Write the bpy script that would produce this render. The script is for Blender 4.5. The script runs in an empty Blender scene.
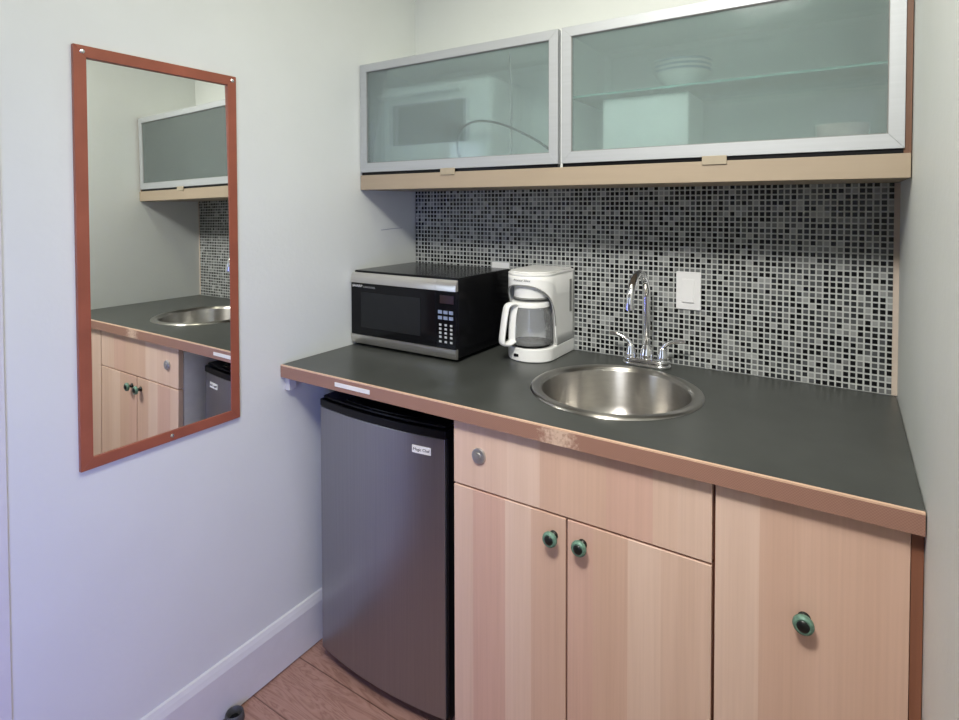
import bpy, bmesh, math, random
from mathutils import Vector, Matrix
random.seed(7)
C = bpy.context.scene.collection
SC = bpy.context.scene
PI = math.pi

# ------------------------------------------------------------------ camera, light, exposure
cam_d = bpy.data.cameras.new('camera')
cam = bpy.data.objects.new('camera', cam_d)
C.objects.link(cam)
SC.camera = cam
F_PX, PPY, YAW, PITCH, ROLL = 570.16, 219.03, 0.5736, -0.0241, -0.0020
cam_d.sensor_width = 36.0
cam_d.sensor_fit = 'HORIZONTAL'
cam_d.lens = F_PX / 959 * 36.0
cam_d.shift_y = -(360 - PPY) / 959
cam_d.clip_start = 0.01
fw = Vector((-math.sin(YAW) * math.cos(PITCH), math.cos(YAW) * math.cos(PITCH), math.sin(PITCH)))
rt = Vector((math.cos(YAW), math.sin(YAW), 0))
up = rt.cross(fw)
r2 = rt * math.cos(ROLL) + up * math.sin(ROLL)
u2 = up * math.cos(ROLL) - rt * math.sin(ROLL)
M = Matrix((r2, u2, -fw)).transposed().to_4x4()
M.translation = Vector((1.3884, -1.7015, 1.3641))
cam.matrix_world = M

world = bpy.data.worlds.new('world')
SC.world = world
world.use_nodes = True
world.node_tree.nodes['Background'].inputs[0].default_value = (0.75, 0.82, 1.0, 1)
world.node_tree.nodes['Background'].inputs[1].default_value = 0.3

def area(name, loc, target, sx, sy, col, power):
    d = bpy.data.lights.new(name, 'AREA')
    d.shape = 'RECTANGLE'; d.size = sx; d.size_y = sy
    d.color = col; d.energy = power
    o = bpy.data.objects.new(name, d)
    C.objects.link(o)
    o.location = loc
    o.rotation_euler = (Vector(target) - Vector(loc)).to_track_quat('-Z', 'Y').to_euler()
    return o

area('niche_lamp', (0.80, -0.88, 2.42), (0.80, -0.80, 0), 0.25, 0.25, (1.0, 0.98, 0.78), 4.3)
area('ceiling_lamp', (1.20, -1.48, 2.40), (0.85, -0.8, 0.6), 0.36, 0.36, (1.0, 0.99, 0.90), 10)
hl = area('front_fill', (1.05, -1.70, 2.42), (0.95, -0.6, 1.25), 0.30, 0.30, (1.0, 0.97, 0.91), 11.5)  # unseen fill light added to brighten the cabinet fronts
hl.data.spread = math.radians(92)
wd = area('side_daylight', (1.45, -2.40, 1.35), (0.0, -0.85, 1.05), 1.0, 1.1, (0.68, 0.80, 1.0), 5.0)  # unseen daylight source, beam narrowed to spare the cabinet fronts
wd.data.spread = math.radians(95)
wd = area('low_blue_daylight', (1.45, -2.15, 0.55), (0.0, -1.45, 0.45), 0.5, 0.8, (0.18, 0.22, 1.0), 6.2)  # unseen low blue source for the lavender lower wall, beam narrowed
wd.data.spread = math.radians(95)

SC.view_settings.view_transform = 'Standard'
SC.view_settings.look = 'None'
SC.view_settings.exposure = 0.0
SC.view_settings.gamma = 1.0
SC.view_settings.use_curve_mapping = False

# ------------------------------------------------------------------ materials
def srgb(r, g, b):
    f = lambda c: c / 12.92 if c <= 0.04045 else ((c + 0.055) / 1.055) ** 2.4
    return (f(r / 255), f(g / 255), f(b / 255), 1)

def base(name):
    m = bpy.data.materials.new(name)
    m.use_nodes = True
    nt = m.node_tree
    return m, nt, nt.nodes['Principled BSDF']

def N(nt, t, **kw):
    n = nt.nodes.new(t)
    for k, v in kw.items():
        setattr(n, k, v)
    return n

def mathn(nt, op, a, b=None):
    n = N(nt, 'ShaderNodeMath', operation=op)
    for i, v in enumerate((a, b)):
        if v is None: continue
        if isinstance(v, (int, float)): n.inputs[i].default_value = v
        else: nt.links.new(v, n.inputs[i])
    return n.outputs[0]

def ramp(nt, fac, stops, interp='LINEAR'):
    n = N(nt, 'ShaderNodeValToRGB')
    n.color_ramp.interpolation = interp
    el = n.color_ramp.elements
    while len(el) < len(stops): el.new(0.5)
    for e, (p, c) in zip(el, stops):
        e.position = p; e.color = c
    nt.links.new(fac, n.inputs[0])
    return n.outputs[0]

def mat(name, col, rough=0.5, metal=0.0, noise=0.04, nscale=(30, 30, 30), bump=0.0, bscale=200, **kw):
    """plain procedural surface with a slight tone variation"""
    m, nt, p = base(name)
    tc = N(nt, 'ShaderNodeTexCoord')
    mp = N(nt, 'ShaderNodeMapping')
    mp.inputs['Scale'].default_value = nscale
    nt.links.new(tc.outputs['Object'], mp.inputs[0])
    nz = N(nt, 'ShaderNodeTexNoise')
    nz.inputs['Scale'].default_value = 1.0
    nz.inputs['Detail'].default_value = 4
    nt.links.new(mp.outputs[0], nz.inputs['Vector'])
    lo = tuple(c * (1 - noise) for c in col[:3]) + (1,)
    hi = tuple(min(1, c * (1 + noise)) for c in col[:3]) + (1,)
    nt.links.new(ramp(nt, nz.outputs['Fac'], [(0.3, lo), (0.7, hi)]), p.inputs['Base Color'])
    p.inputs['Roughness'].default_value = rough
    p.inputs['Metallic'].default_value = metal
    for k, v in kw.items():
        p.inputs[k.replace('_', ' ')].default_value = v
    if bump:
        n2 = N(nt, 'ShaderNodeTexNoise')
        n2.inputs['Scale'].default_value = bscale
        n2.inputs['Detail'].default_value = 3
        nt.links.new(tc.outputs['Object'], n2.inputs['Vector'])
        b = N(nt, 'ShaderNodeBump')
        b.inputs['Strength'].default_value = bump
        b.inputs['Distance'].default_value = 0.002
        nt.links.new(n2.outputs['Fac'], b.inputs['Height'])
        nt.links.new(b.outputs[0], p.inputs['Normal'])
    return m

def wood_staves(name, x0, x1, staves, rough=0.38):
    """veneer of upright staves: staves = (left edge x, tone) list in the front's own width, with fine upright grain"""
    m, nt, p = base(name)
    tc = N(nt, 'ShaderNodeTexCoord')
    sp = N(nt, 'ShaderNodeSeparateXYZ')
    nt.links.new(tc.outputs['Object'], sp.inputs[0])
    fac = mathn(nt, 'DIVIDE', mathn(nt, 'SUBTRACT', sp.outputs['X'], x0), x1 - x0)
    tone = ramp(nt, fac, [((x - x0) / (x1 - x0), c) for x, c in staves], 'CONSTANT')
    mp = N(nt, 'ShaderNodeMapping')
    mp.inputs['Scale'].default_value = (180, 180, 3)
    nt.links.new(tc.outputs['Object'], mp.inputs[0])
    nz = N(nt, 'ShaderNodeTexNoise')
    nz.inputs['Scale'].default_value = 1
    nz.inputs['Detail'].default_value = 5
    nt.links.new(mp.outputs[0], nz.inputs['Vector'])
    g = ramp(nt, nz.outputs['Fac'], [(0.3, (0.955, 0.945, 0.935, 1)), (0.65, (1.02, 1.02, 1.02, 1))])
    m2 = N(nt, 'ShaderNodeMapping')
    m2.inputs['Scale'].default_value = (34, 34, 1.2)
    nt.links.new(tc.outputs['Object'], m2.inputs[0])
    n2 = N(nt, 'ShaderNodeTexNoise')
    n2.inputs['Scale'].default_value = 1
    nt.links.new(m2.outputs[0], n2.inputs['Vector'])
    g2 = ramp(nt, n2.outputs['Fac'], [(0.35, (0.965, 0.95, 0.94, 1)), (0.65, (1.015, 1.015, 1.015, 1))])
    prev = tone
    for gg in (g, g2):
        mx = N(nt, 'ShaderNodeMix', data_type='RGBA', blend_type='MULTIPLY')
        mx.inputs[0].default_value = 1
        nt.links.new(prev, mx.inputs[6]); nt.links.new(gg, mx.inputs[7])
        prev = mx.outputs[2]
    nt.links.new(prev, p.inputs['Base Color'])
    p.inputs['Roughness'].default_value = rough
    return m

def mosaic():
    m, nt, p = base('glass_mosaic')
    tc = N(nt, 'ShaderNodeTexCoord')
    sp = N(nt, 'ShaderNodeSeparateXYZ')
    nt.links.new(tc.outputs['Object'], sp.inputs[0])
    PITCH_T = 0.01485
    U = mathn(nt, 'DIVIDE', sp.outputs['X'], PITCH_T)
    V = mathn(nt, 'DIVIDE', sp.outputs['Z'], PITCH_T)
    cu, cv = mathn(nt, 'FLOOR', U), mathn(nt, 'FLOOR', V)
    cb = N(nt, 'ShaderNodeCombineXYZ')
    nt.links.new(cu, cb.inputs[0]); nt.links.new(cv, cb.inputs[1])
    wn = N(nt, 'ShaderNodeTexWhiteNoise', noise_dimensions='3D')
    nt.links.new(cb.outputs[0], wn.inputs['Vector'])
    tile = ramp(nt, wn.outputs['Value'],
                [(0.0, (0.004, 0.004, 0.005, 1)), (0.35, (0.028, 0.030, 0.033, 1)), (0.52, (0.085, 0.09, 0.093, 1)),
                 (0.74, (0.165, 0.17, 0.17, 1)), (0.90, (0.30, 0.31, 0.305, 1))], 'CONSTANT')
    def edge(f):
        return mathn(nt, 'SUBTRACT', 0.5, mathn(nt, 'ABSOLUTE', mathn(nt, 'SUBTRACT', mathn(nt, 'FRACT', f), 0.5)))
    d = mathn(nt, 'MINIMUM', edge(U), edge(V))
    msk = ramp(nt, d, [(0.10, (0, 0, 0, 1)), (0.16, (1, 1, 1, 1))])
    mx = N(nt, 'ShaderNodeMix', data_type='RGBA')
    nt.links.new(msk, mx.inputs[0])
    mx.inputs[6].default_value = (0.50, 0.515, 0.50, 1)
    nt.links.new(tile, mx.inputs[7])
    nt.links.new(mx.outputs[2], p.inputs['Base Color'])
    ro = ramp(nt, d, [(0.10, (0.8, 0.8, 0.8, 1)), (0.16, (0.24, 0.24, 0.24, 1))])
    nt.links.new(ro, p.inputs['Roughness'])
    p.inputs['Specular IOR Level'].default_value = 0.3
    b = N(nt, 'ShaderNodeBump')
    b.inputs['Strength'].default_value = 0.5
    b.inputs['Distance'].default_value = 0.001
    nt.links.new(msk, b.inputs['Height'])
    nt.links.new(b.outputs[0], p.inputs['Normal'])
    return m

def floor_mat():
    m, nt, p = base('laminate_planks')
    tc = N(nt, 'ShaderNodeTexCoord')
    sp = N(nt, 'ShaderNodeSeparateXYZ')
    nt.links.new(tc.outputs['Object'], sp.inputs[0])
    X, Y = sp.outputs['X'], sp.outputs['Y']
    V = mathn(nt, 'DIVIDE', mathn(nt, 'ADD', Y, 0.739), 0.159)
    row = mathn(nt, 'FLOOR', V)
    U = mathn(nt, 'ADD', mathn(nt, 'DIVIDE', X, 1.2), mathn(nt, 'MULTIPLY', row, 0.37))
    col = mathn(nt, 'FLOOR', U)
    cb = N(nt, 'ShaderNodeCombineXYZ')
    nt.links.new(row, cb.inputs[0]); nt.links.new(col, cb.inputs[1])
    wn = N(nt, 'ShaderNodeTexWhiteNoise', noise_dimensions='3D')
    nt.links.new(cb.outputs[0], wn.inputs['Vector'])
    mp = N(nt, 'ShaderNodeMapping')
    mp.inputs['Scale'].default_value = (3.0, 22, 1)
    nt.links.new(tc.outputs['Object'], mp.inputs[0])
    av = N(nt, 'ShaderNodeVectorMath', operation='ADD')
    nt.links.new(mp.outputs[0], av.inputs[0]); nt.links.new(wn.outputs['Color'], av.inputs[1])
    nz = N(nt, 'ShaderNodeTexNoise')
    nz.inputs['Scale'].default_value = 1.0; nz.inputs['Detail'].default_value = 6
    nz.inputs['Distortion'].default_value = 1.4
    nt.links.new(av.outputs[0], nz.inputs['Vector'])
    rings = mathn(nt, 'FRACT', mathn(nt, 'MULTIPLY', nz.outputs['Fac'], 9))
    g = ramp(nt, rings, [(0.0, srgb(146, 108, 96)), (0.5, srgb(176, 138, 126)), (1.0, srgb(162, 122, 110))])
    ed = mathn(nt, 'MINIMUM', mathn(nt, 'FRACT', V), mathn(nt, 'MULTIPLY', mathn(nt, 'FRACT', U), 7.5))
    seam = ramp(nt, ed, [(0.012, (0.35, 0.30, 0.28, 1)), (0.028, (1, 1, 1, 1))])
    mx = N(nt, 'ShaderNodeMix', data_type='RGBA', blend_type='MULTIPLY')
    mx.inputs[0].default_value = 1
    nt.links.new(g, mx.inputs[6]); nt.links.new(seam, mx.inputs[7])
    nt.links.new(mx.outputs[2], p.inputs['Base Color'])
    p.inputs['Roughness'].default_value = 0.42
    return m

def edge_band_mat():
    m, nt, p = base('worn_edge_band')
    tc = N(nt, 'ShaderNodeTexCoord')
    ck = N(nt, 'ShaderNodeTexChecker')
    ck.inputs['Scale'].default_value = 420
    ck.inputs['Color1'].default_value = srgb(162, 124, 109)
    ck.inputs['Color2'].default_value = srgb(150, 112, 97)
    nt.links.new(tc.outputs['Object'], ck.inputs['Vector'])
    # worn pale scuffs where the sink is used
    sp = N(nt, 'ShaderNodeSeparateXYZ')
    nt.links.new(tc.outputs['Object'], sp.inputs[0])
    nz = N(nt, 'ShaderNodeTexNoise')
    nz.inputs['Scale'].default_value = 170
    nz.inputs['Detail'].default_value = 4
    nt.links.new(tc.outputs['Object'], nz.inputs['Vector'])
    near = mathn(nt, 'SUBTRACT', 1.0, mathn(nt, 'MULTIPLY', mathn(nt, 'ABSOLUTE', mathn(nt, 'SUBTRACT', sp.outputs['X'], 0.142)), 9))
    f = ramp(nt, mathn(nt, 'MULTIPLY', mathn(nt, 'ADD', mathn(nt, 'MAXIMUM', near, 0.0), nz.outputs['Fac']), 0.5), [(0.54, (0, 0, 0, 1)), (0.74, (0.75, 0.75, 0.75, 1))])
    mx = N(nt, 'ShaderNodeMix', data_type='RGBA')
    nt.links.new(f, mx.inputs[0])
    nt.links.new(ck.outputs[0], mx.inputs[6])
    mx.inputs[7].default_value = srgb(226, 200, 180)
    nt.links.new(mx.outputs[2], p.inputs['Base Color'])
    p.inputs['Roughness'].default_value = 0.45
    return m

def frosted():
    m = bpy.data.materials.new('frosted_glass')
    m.use_nodes = True
    nt = m.node_tree
    nt.nodes.clear()
    out = N(nt, 'ShaderNodeOutputMaterial')
    tint = (0.90, 0.96, 0.95, 1)
    tr = N(nt, 'ShaderNodeBsdfTranslucent'); tr.inputs[0].default_value = (0.77, 0.86, 0.85, 1)
    df = N(nt, 'ShaderNodeBsdfDiffuse'); df.inputs[0].default_value = (0.56, 0.66, 0.65, 1)
    rf = N(nt, 'ShaderNodeBsdfRefraction'); rf.inputs['Color'].default_value = tint
    rf.inputs['Roughness'].default_value = 0.10; rf.inputs['IOR'].default_value = 1.2
    gl = N(nt, 'ShaderNodeBsdfGlossy'); gl.inputs['Roughness'].default_value = 0.08
    nz = N(nt, 'ShaderNodeTexNoise'); nz.inputs['Scale'].default_value = 6
    a = N(nt, 'ShaderNodeMixShader'); a.inputs[0].default_value = 0.6
    nt.links.new(tr.outputs[0], a.inputs[1]); nt.links.new(df.outputs[0], a.inputs[2])
    b = N(nt, 'ShaderNodeMixShader')
    nt.links.new(ramp(nt, nz.outputs['Fac'], [(0.3, (0.71,) * 3 + (1,)), (0.7, (0.73,) * 3 + (1,))]), b.inputs[0])
    tp = N(nt, 'ShaderNodeBsdfTransparent'); tp.inputs[0].default_value = (0.90, 0.98, 0.97, 1)
    e = N(nt, 'ShaderNodeMixShader'); e.inputs[0].default_value = 0.62
    nt.links.new(rf.outputs[0], e.inputs[1]); nt.links.new(tp.outputs[0], e.inputs[2])
    nt.links.new(a.outputs[0], b.inputs[1]); nt.links.new(e.outputs[0], b.inputs[2])
    fr = N(nt, 'ShaderNodeFresnel'); fr.inputs[0].default_value = 1.45
    c = N(nt, 'ShaderNodeMixShader')
    nt.links.new(fr.outputs[0], c.inputs[0])
    nt.links.new(b.outputs[0], c.inputs[1]); nt.links.new(gl.outputs[0], c.inputs[2])
    nt.links.new(c.outputs[0], out.inputs[0])
    return m

def clear_glass(name, tint, strength=1.0, reflect_veil=0.0):
    m = bpy.data.materials.new(name)
    m.use_nodes = True
    nt = m.node_tree
    nt.nodes.clear()
    out = N(nt, 'ShaderNodeOutputMaterial')
    t = N(nt, 'ShaderNodeBsdfTransparent'); t.inputs[0].default_value = tint
    g = N(nt, 'ShaderNodeBsdfGlossy'); g.inputs['Roughness'].default_value = 0.03
    lw = N(nt, 'ShaderNodeFresnel'); lw.inputs[0].default_value = 1.45
    f = mathn(nt, 'MULTIPLY', lw.outputs[0], strength)
    x = N(nt, 'ShaderNodeMixShader')
    src = t
    if reflect_veil:
        d = N(nt, 'ShaderNodeBsdfDiffuse'); d.inputs[0].default_value = (0.85, 0.86, 0.86, 1)  # pale diffuse share stands in for the room's reflection on the glass
        src = N(nt, 'ShaderNodeMixShader'); src.inputs[0].default_value = reflect_veil
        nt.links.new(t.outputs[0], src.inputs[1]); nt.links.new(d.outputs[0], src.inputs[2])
    nt.links.new(f, x.inputs[0]); nt.links.new(src.outputs[0], x.inputs[1]); nt.links.new(g.outputs[0], x.inputs[2])
    nt.links.new(x.outputs[0], out.inputs[0])
    return m

def radial_brush(m):
    nt = m.node_tree; p = nt.nodes['Principled BSDF']
    tg = N(nt, 'ShaderNodeTangent', direction_type='RADIAL', axis='Z')
    nt.links.new(tg.outputs[0], p.inputs['Tangent'])
    p.inputs['Anisotropic'].default_value = 0.85
    p.inputs['Anisotropic Rotation'].default_value = 0.25
WL, WM, WD, WP = srgb(233, 205, 187), srgb(228, 198, 179), srgb(222, 188, 168), srgb(221, 184, 167)
# stave edges are given from the middle of each cabinet
SCX, NCX = 0.896, 1.34
DR = (0.7506, 0.8341, 0.9843, 1.0781, 1.124)
DL = (0.66, 0.7469, 0.8125)
DQ = (0.9566, 1.0284, 1.0937)
DN = 1.2639
MT = {
 'wall': mat('wall_paint', (0.71, 0.735, 0.715, 1), 0.55, noise=0.015, nscale=(6, 6, 6), bump=0.25, bscale=70),
 'ceil': mat('ceiling_paint', (0.80, 0.79, 0.76, 1), 0.8),
 'trim': mat('white_trim_paint', (0.68, 0.68, 0.69, 1), 0.35, noise=0.02),
 'floor': floor_mat(),
 'tile': mosaic(),
 'grout_edge': mat('painted_grout_edge', srgb(205, 190, 176), 0.7),
 'counter': mat('dark_laminate', (0.058, 0.062, 0.058, 1), 0.34, noise=0.10, nscale=(14, 14, 14), bump=0.04, bscale=300),
 'band': edge_band_mat(),
 'bandlip': mat('pale_edge_lip', srgb(222, 186, 160), 0.4),
 'wood_drawer': wood_staves('beech_drawer_staves', 0.6 - SCX, 1.2 - SCX, [(0.60 - SCX, WM), (DR[0] - SCX, WL), (DR[1] - SCX, WD), (DR[2] - SCX, WP), (DR[3] - SCX, WM), (DR[4] - SCX, WL)]),
 'wood_left': wood_staves('beech_left_door_staves', 0.6 - SCX, 0.9 - SCX, [(0.60 - SCX, WM), (DL[0] - SCX, WP), (DL[1] - SCX, WL), (DL[2] - SCX, WD)]),
 'wood_right': wood_staves('beech_right_door_staves', 0.89 - SCX, 1.2 - SCX, [(0.89 - SCX, WP), (DQ[0] - SCX, WD), (DQ[1] - SCX, WL), (DQ[2] - SCX, WM)]),
 'wood_tall': wood_staves('beech_tall_door_staves', 1.18 - NCX, 1.49 - NCX, [(1.18 - NCX, WL), (DN - NCX, WD)]),
 'sidegrey': mat('pale_side', srgb(238, 238, 240), 0.5),
 'carcass': mat('cabinet_carcass', srgb(128, 78, 58), 0.6, nscale=(120, 120, 4), noise=0.08),
 'filler': mat('brown_filler', srgb(140, 92, 70), 0.5, nscale=(120, 120, 4), noise=0.1),
 'tab': mat('dull_tab_metal', srgb(166, 154, 134), 0.5),
 'brownside': mat('brown_cabinet_side', srgb(112, 78, 58), 0.5, nscale=(100, 100, 6), noise=0.1),
 'beige': mat('beige_board', srgb(164, 148, 128), 0.5, nscale=(3, 60, 60), noise=0.03),
 'cabwhite': mat('cabinet_interior', (0.84, 0.86, 0.84, 1), 0.5),
 'alu': mat('brushed_aluminium', (0.47, 0.49, 0.51, 1), 0.5, 0.4, noise=0.03, nscale=(4, 4, 200)),
 'frost': frosted(),
 'shelfglass': clear_glass('green_shelf_glass', (0.72, 0.90, 0.85, 1)),
 'greenedge': mat('green_glass_edge', (0.16, 0.40, 0.34, 1), 0.2),
 'glass': clear_glass('clear_glass', (0.97, 0.98, 0.98, 1), 0.9, reflect_veil=0.18),
 'mirror': mat('mirror_silver', (0.90, 0.92, 0.91, 1), 0.0, 1.0, noise=0.0),
 'mframe': mat('red_brown_wood', srgb(150, 84, 64), 0.4, nscale=(60, 12, 12), noise=0.12),
 'chrome': mat('chrome', (0.90, 0.90, 0.91, 1), 0.11, 1.0, noise=0.01),
 'steel': mat('brushed_sink_steel', (0.50, 0.48, 0.45, 1), 0.30, 1.0, noise=0.05, nscale=(30, 30, 120)),
 'stripsteel': mat('microwave_steel', (0.60, 0.58, 0.55, 1), 0.34, 0.9, noise=0.05, nscale=(4, 100, 200)),
 'fridgesteel': mat('fridge_steel', (0.33, 0.33, 0.355, 1), 0.30, 0.9, noise=0.04, nscale=(260, 40, 3)),
 'black': mat('black_plastic', (0.005, 0.005, 0.006, 1), 0.35, Specular_IOR_Level=0.22),
 'blackgloss': mat('black_gloss', (0.004, 0.004, 0.005, 1), 0.13, Specular_IOR_Level=0.22),
 'blackcase': mat('black_enamel', (0.005, 0.005, 0.006, 1), 0.2, Specular_IOR_Level=0.22),
 'window': mat('microwave_window', (0.014, 0.015, 0.016, 1), 0.25, Specular_IOR_Level=0.22),
 'display': mat('display_dark', (0.025, 0.012, 0.012, 1), 0.2),
 'btnblue': mat('button_blue_grey', srgb(130, 142, 170), 0.5),
 'btnwhite': mat('button_white', srgb(185, 188, 192), 0.5),
 'print': mat('pale_print', srgb(225, 225, 228), 0.5),
 'greyprint': mat('grey_print', srgb(150, 150, 150), 0.5),
 'white': mat('white_plastic', (0.88, 0.88, 0.86, 1), 0.32, noise=0.01),
 'switch': mat('switch_plastic', (0.84, 0.84, 0.84, 1), 0.35, noise=0.01),
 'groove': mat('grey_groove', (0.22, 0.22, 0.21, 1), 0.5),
 'verdigris': mat('green_patina', srgb(104, 140, 124), 0.5, 0.2, noise=0.25, nscale=(200, 200, 200)),
 'knobdark': mat('dark_bronze', (0.014, 0.016, 0.015, 1), 0.35, 0.3),
 'lock': mat('satin_nickel', (0.55, 0.54, 0.53, 1), 0.38, 0.8),
 'ceramic': mat('white_ceramic', (0.82, 0.83, 0.82, 1), 0.2),
 'bluerim': mat('blue_grey_rim', (0.16, 0.24, 0.30, 1), 0.3),
 'pinkish': mat('pinkish_ceramic', (0.78, 0.60, 0.54, 1), 0.3),
 'reflectbox': mat('reflection_box_surface', (0.86, 0.88, 0.86, 1), 0.6),
 'darkwin': mat('dark_oven_window', (0.04, 0.055, 0.065, 1), 0.3),
 'sticker': mat('white_sticker', (0.85, 0.84, 0.83, 1), 0.5),
 'rubber': mat('grey_rubber', (0.07, 0.07, 0.075, 1), 0.5),
 'coffee': mat('mottled_floor_disc', (0.07, 0.065, 0.06, 1), 0.2, noise=0.95, nscale=(90, 90, 90)),  # dark for the hot plate, pale mottle painted in for reflections
 'pen': mat('pen_ink', (0.30, 0.32, 0.40, 1), 0.7),
}

radial_brush(MT['steel'])
# ------------------------------------------------------------------ mesh helpers (world coordinates)
def box(bm, x0, x1, y0, y1, z0, z1, mi=0):
    vs = [bm.verts.new((x, y, z)) for x in (x0, x1) for y in (y0, y1) for z in (z0, z1)]
    for f in ((0, 1, 3, 2), (4, 6, 7, 5), (0, 4, 5, 1), (2, 3, 7, 6), (0, 2, 6, 4), (1, 5, 7, 3)):
        bm.faces.new([vs[i] for i in f]).material_index = mi

def B(*boxes):
    bm = bmesh.new()
    for b in boxes: box(bm, *b)
    return bm

def prism(bm, pts, z0, z1, mi=0):
    a = [bm.verts.new((x, y, z0)) for x, y in pts]
    b = [bm.verts.new((x, y, z1)) for x, y in pts]
    n = len(pts)
    bm.faces.new(a[::-1]).material_index = mi
    bm.faces.new(b).material_index = mi
    for i in range(n):
        bm.faces.new((a[i], a[(i + 1) % n], b[(i + 1) % n], b[i])).material_index = mi

def lathe(bm, prof, c, axis='Z', seg=48, mi=None, close=False):
    """prof: (radius, height) list; axis Z up or Y towards -y"""
    rings = []
    for r, h in prof:
        ring = []
        for k in range(seg):
            t = 2 * PI * k / seg
            if axis == 'Z': co = (c[0] + r * math.cos(t), c[1] + r * math.sin(t), c[2] + h)
            elif axis == 'Y': co = (c[0] + r * math.cos(t), c[1] - h, c[2] + r * math.sin(t))
            else: co = (c[0] + h, c[1] + r * math.cos(t), c[2] + r * math.sin(t))
            ring.append(bm.verts.new(co))
        rings.append(ring)
    for i in range(len(rings) - 1):
        for k in range(seg):
            f = bm.faces.new((rings[i][k], rings[i][(k + 1) % seg], rings[i + 1][(k + 1) % seg], rings[i + 1][k]))
            if mi: f.material_index = mi[i]
    if not close:
        for ring, last in ((rings[0], False), (rings[-1], True)):
            if max(v.co.length for v in ring) > 0:
                f = bm.faces.new(ring if last else ring[::-1])
                if mi: f.material_index = mi[-1 if last else 0]
    return rings

def tube(bm, pts, rad, seg=16, flat=None):
    """swept tube along pts; rad a number or list; flat=(w,h) ellipse factors"""
    pts = [Vector(p) for p in pts]
    n = len(pts)
    rad = rad if isinstance(rad, list) else [rad] * n
    prev = None; rings = []
    for i, p in enumerate(pts):
        t = (pts[min(i + 1, n - 1)] - pts[max(i - 1, 0)]).normalized()
        if prev is None:
            a = Vector((1, 0, 0)) if abs(t.x) < 0.9 else Vector((0, 0, 1))
            u = (a - t * a.dot(t)).normalized()
        else:
            u = (prev - t * prev.dot(t)).normalized()
        prev = u
        v = t.cross(u)
        fu, fv = flat or (1, 1)
        rings.append([bm.verts.new(p + (u * math.cos(2 * PI * k / seg) * fu + v * math.sin(2 * PI * k / seg) * fv) * rad[i]) for k in range(seg)])
    for i in range(n - 1):
        for k in range(seg):
            bm.faces.new((rings[i][k], rings[i][(k + 1) % seg], rings[i + 1][(k + 1) % seg], rings[i + 1][k]))
    bm.faces.new(rings[0][::-1]); bm.faces.new(rings[-1])

def smooth_path(pts, n=8):
    pts = [Vector(p) for p in pts]
    out = []
    for i in range(len(pts) - 1):
        p0, p1, p2, p3 = pts[max(i - 1, 0)], pts[i], pts[i + 1], pts[min(i + 2, len(pts) - 1)]
        for k in range(n):
            t = k / n
            out.append(0.5 * ((2 * p1) + (p2 - p0) * t + (2 * p0 - 5 * p1 + 4 * p2 - p3) * t * t + (3 * p1 - p0 - 3 * p2 + p3) * t ** 3))
    out.append(pts[-1])
    return out

def root_of(o):
    while o.parent: o = o.parent
    return o

def obj(name, bm, mats, parent=None, bevel=0.0, smooth=False, label=None, seg=2, origin=None, recalc=True):
    off = Vector(origin) if origin else (root_of(parent)['_o'] if parent else Vector((0, 0, 0)))
    off = Vector(off)
    if recalc: bmesh.ops.recalc_face_normals(bm, faces=bm.faces)
    for v in bm.verts: v.co -= off
    me = bpy.data.meshes.new(name)
    bm.to_mesh(me); bm.free()
    for m in (mats if isinstance(mats, (list, tuple)) else [mats]):
        me.materials.append(MT[m])
    o = bpy.data.objects.new(name, me)
    C.objects.link(o)
    if parent: o.parent = parent
    elif origin: o.location = off
    if smooth:
        for p in me.polygons: p.use_smooth = True
    if bevel:
        b = o.modifiers.new('bevel', 'BEVEL')
        b.width = bevel; b.segments = seg; b.limit_method = 'ANGLE'; b.angle_limit = math.radians(40)
        b.harden_normals = True
        for p in me.polygons: p.use_smooth = True
    if smooth and not bevel:
        es = o.modifiers.new('edge_split', 'EDGE_SPLIT')
        es.split_angle = math.radians(42)
    if label: o['label'] = label
    return o

def thing(name, label, cat, loc, group=None):
    o = bpy.data.objects.new(name, None)
    C.objects.link(o)
    o.location = loc
    o['_o'] = list(loc)
    o.empty_display_size = 0.05
    tag(o, label, cat, group)
    return o

def tag(o, label, cat, group=None):
    o['label'] = label; o['category'] = cat
    if group: o['group'] = group
    return o

def struct(name, bm, m, parent=None, **kw):
    o = obj(name, bm, m, parent, **kw)
    o['kind'] = 'structure'
    return o

def text_mesh(name, body, size, m, parent, loc, rot, extrude=0.0004, shear=0.0, label=None, width=None, bend=None):
    cu = bpy.data.curves.new(name, 'FONT')
    cu.body = body; cu.size = size; cu.extrude = extrude; cu.shear = shear
    cu.resolution_u = 3
    cu.align_x = 'LEFT'; cu.align_y = 'BOTTOM'
    tmp = bpy.data.objects.new('tmp_text', cu)
    C.objects.link(tmp)
    dg = bpy.context.evaluated_depsgraph_get()
    me = bpy.data.meshes.new_from_object(tmp.evaluated_get(dg))
    bpy.data.objects.remove(tmp)
    bpy.data.curves.remove(cu)
    if width:
        w = max(v.co.x for v in me.vertices) - min(v.co.x for v in me.vertices)
        for v in me.vertices: v.co.x *= width / w
    off = Vector(root_of(parent)['_o'])
    R = Matrix.Rotation(rot[2], 4, 'Z') @ Matrix.Rotation(rot[0], 4, 'X')
    me.transform(Matrix.Translation(Vector(loc) - off) @ R)
    if bend: bend(me)
    me.materials.clear(); me.materials.append(MT[m])
    o = bpy.data.objects.new(name, me)
    C.objects.link(o); o.parent = parent
    if label: o['label'] = label
    return o

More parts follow.
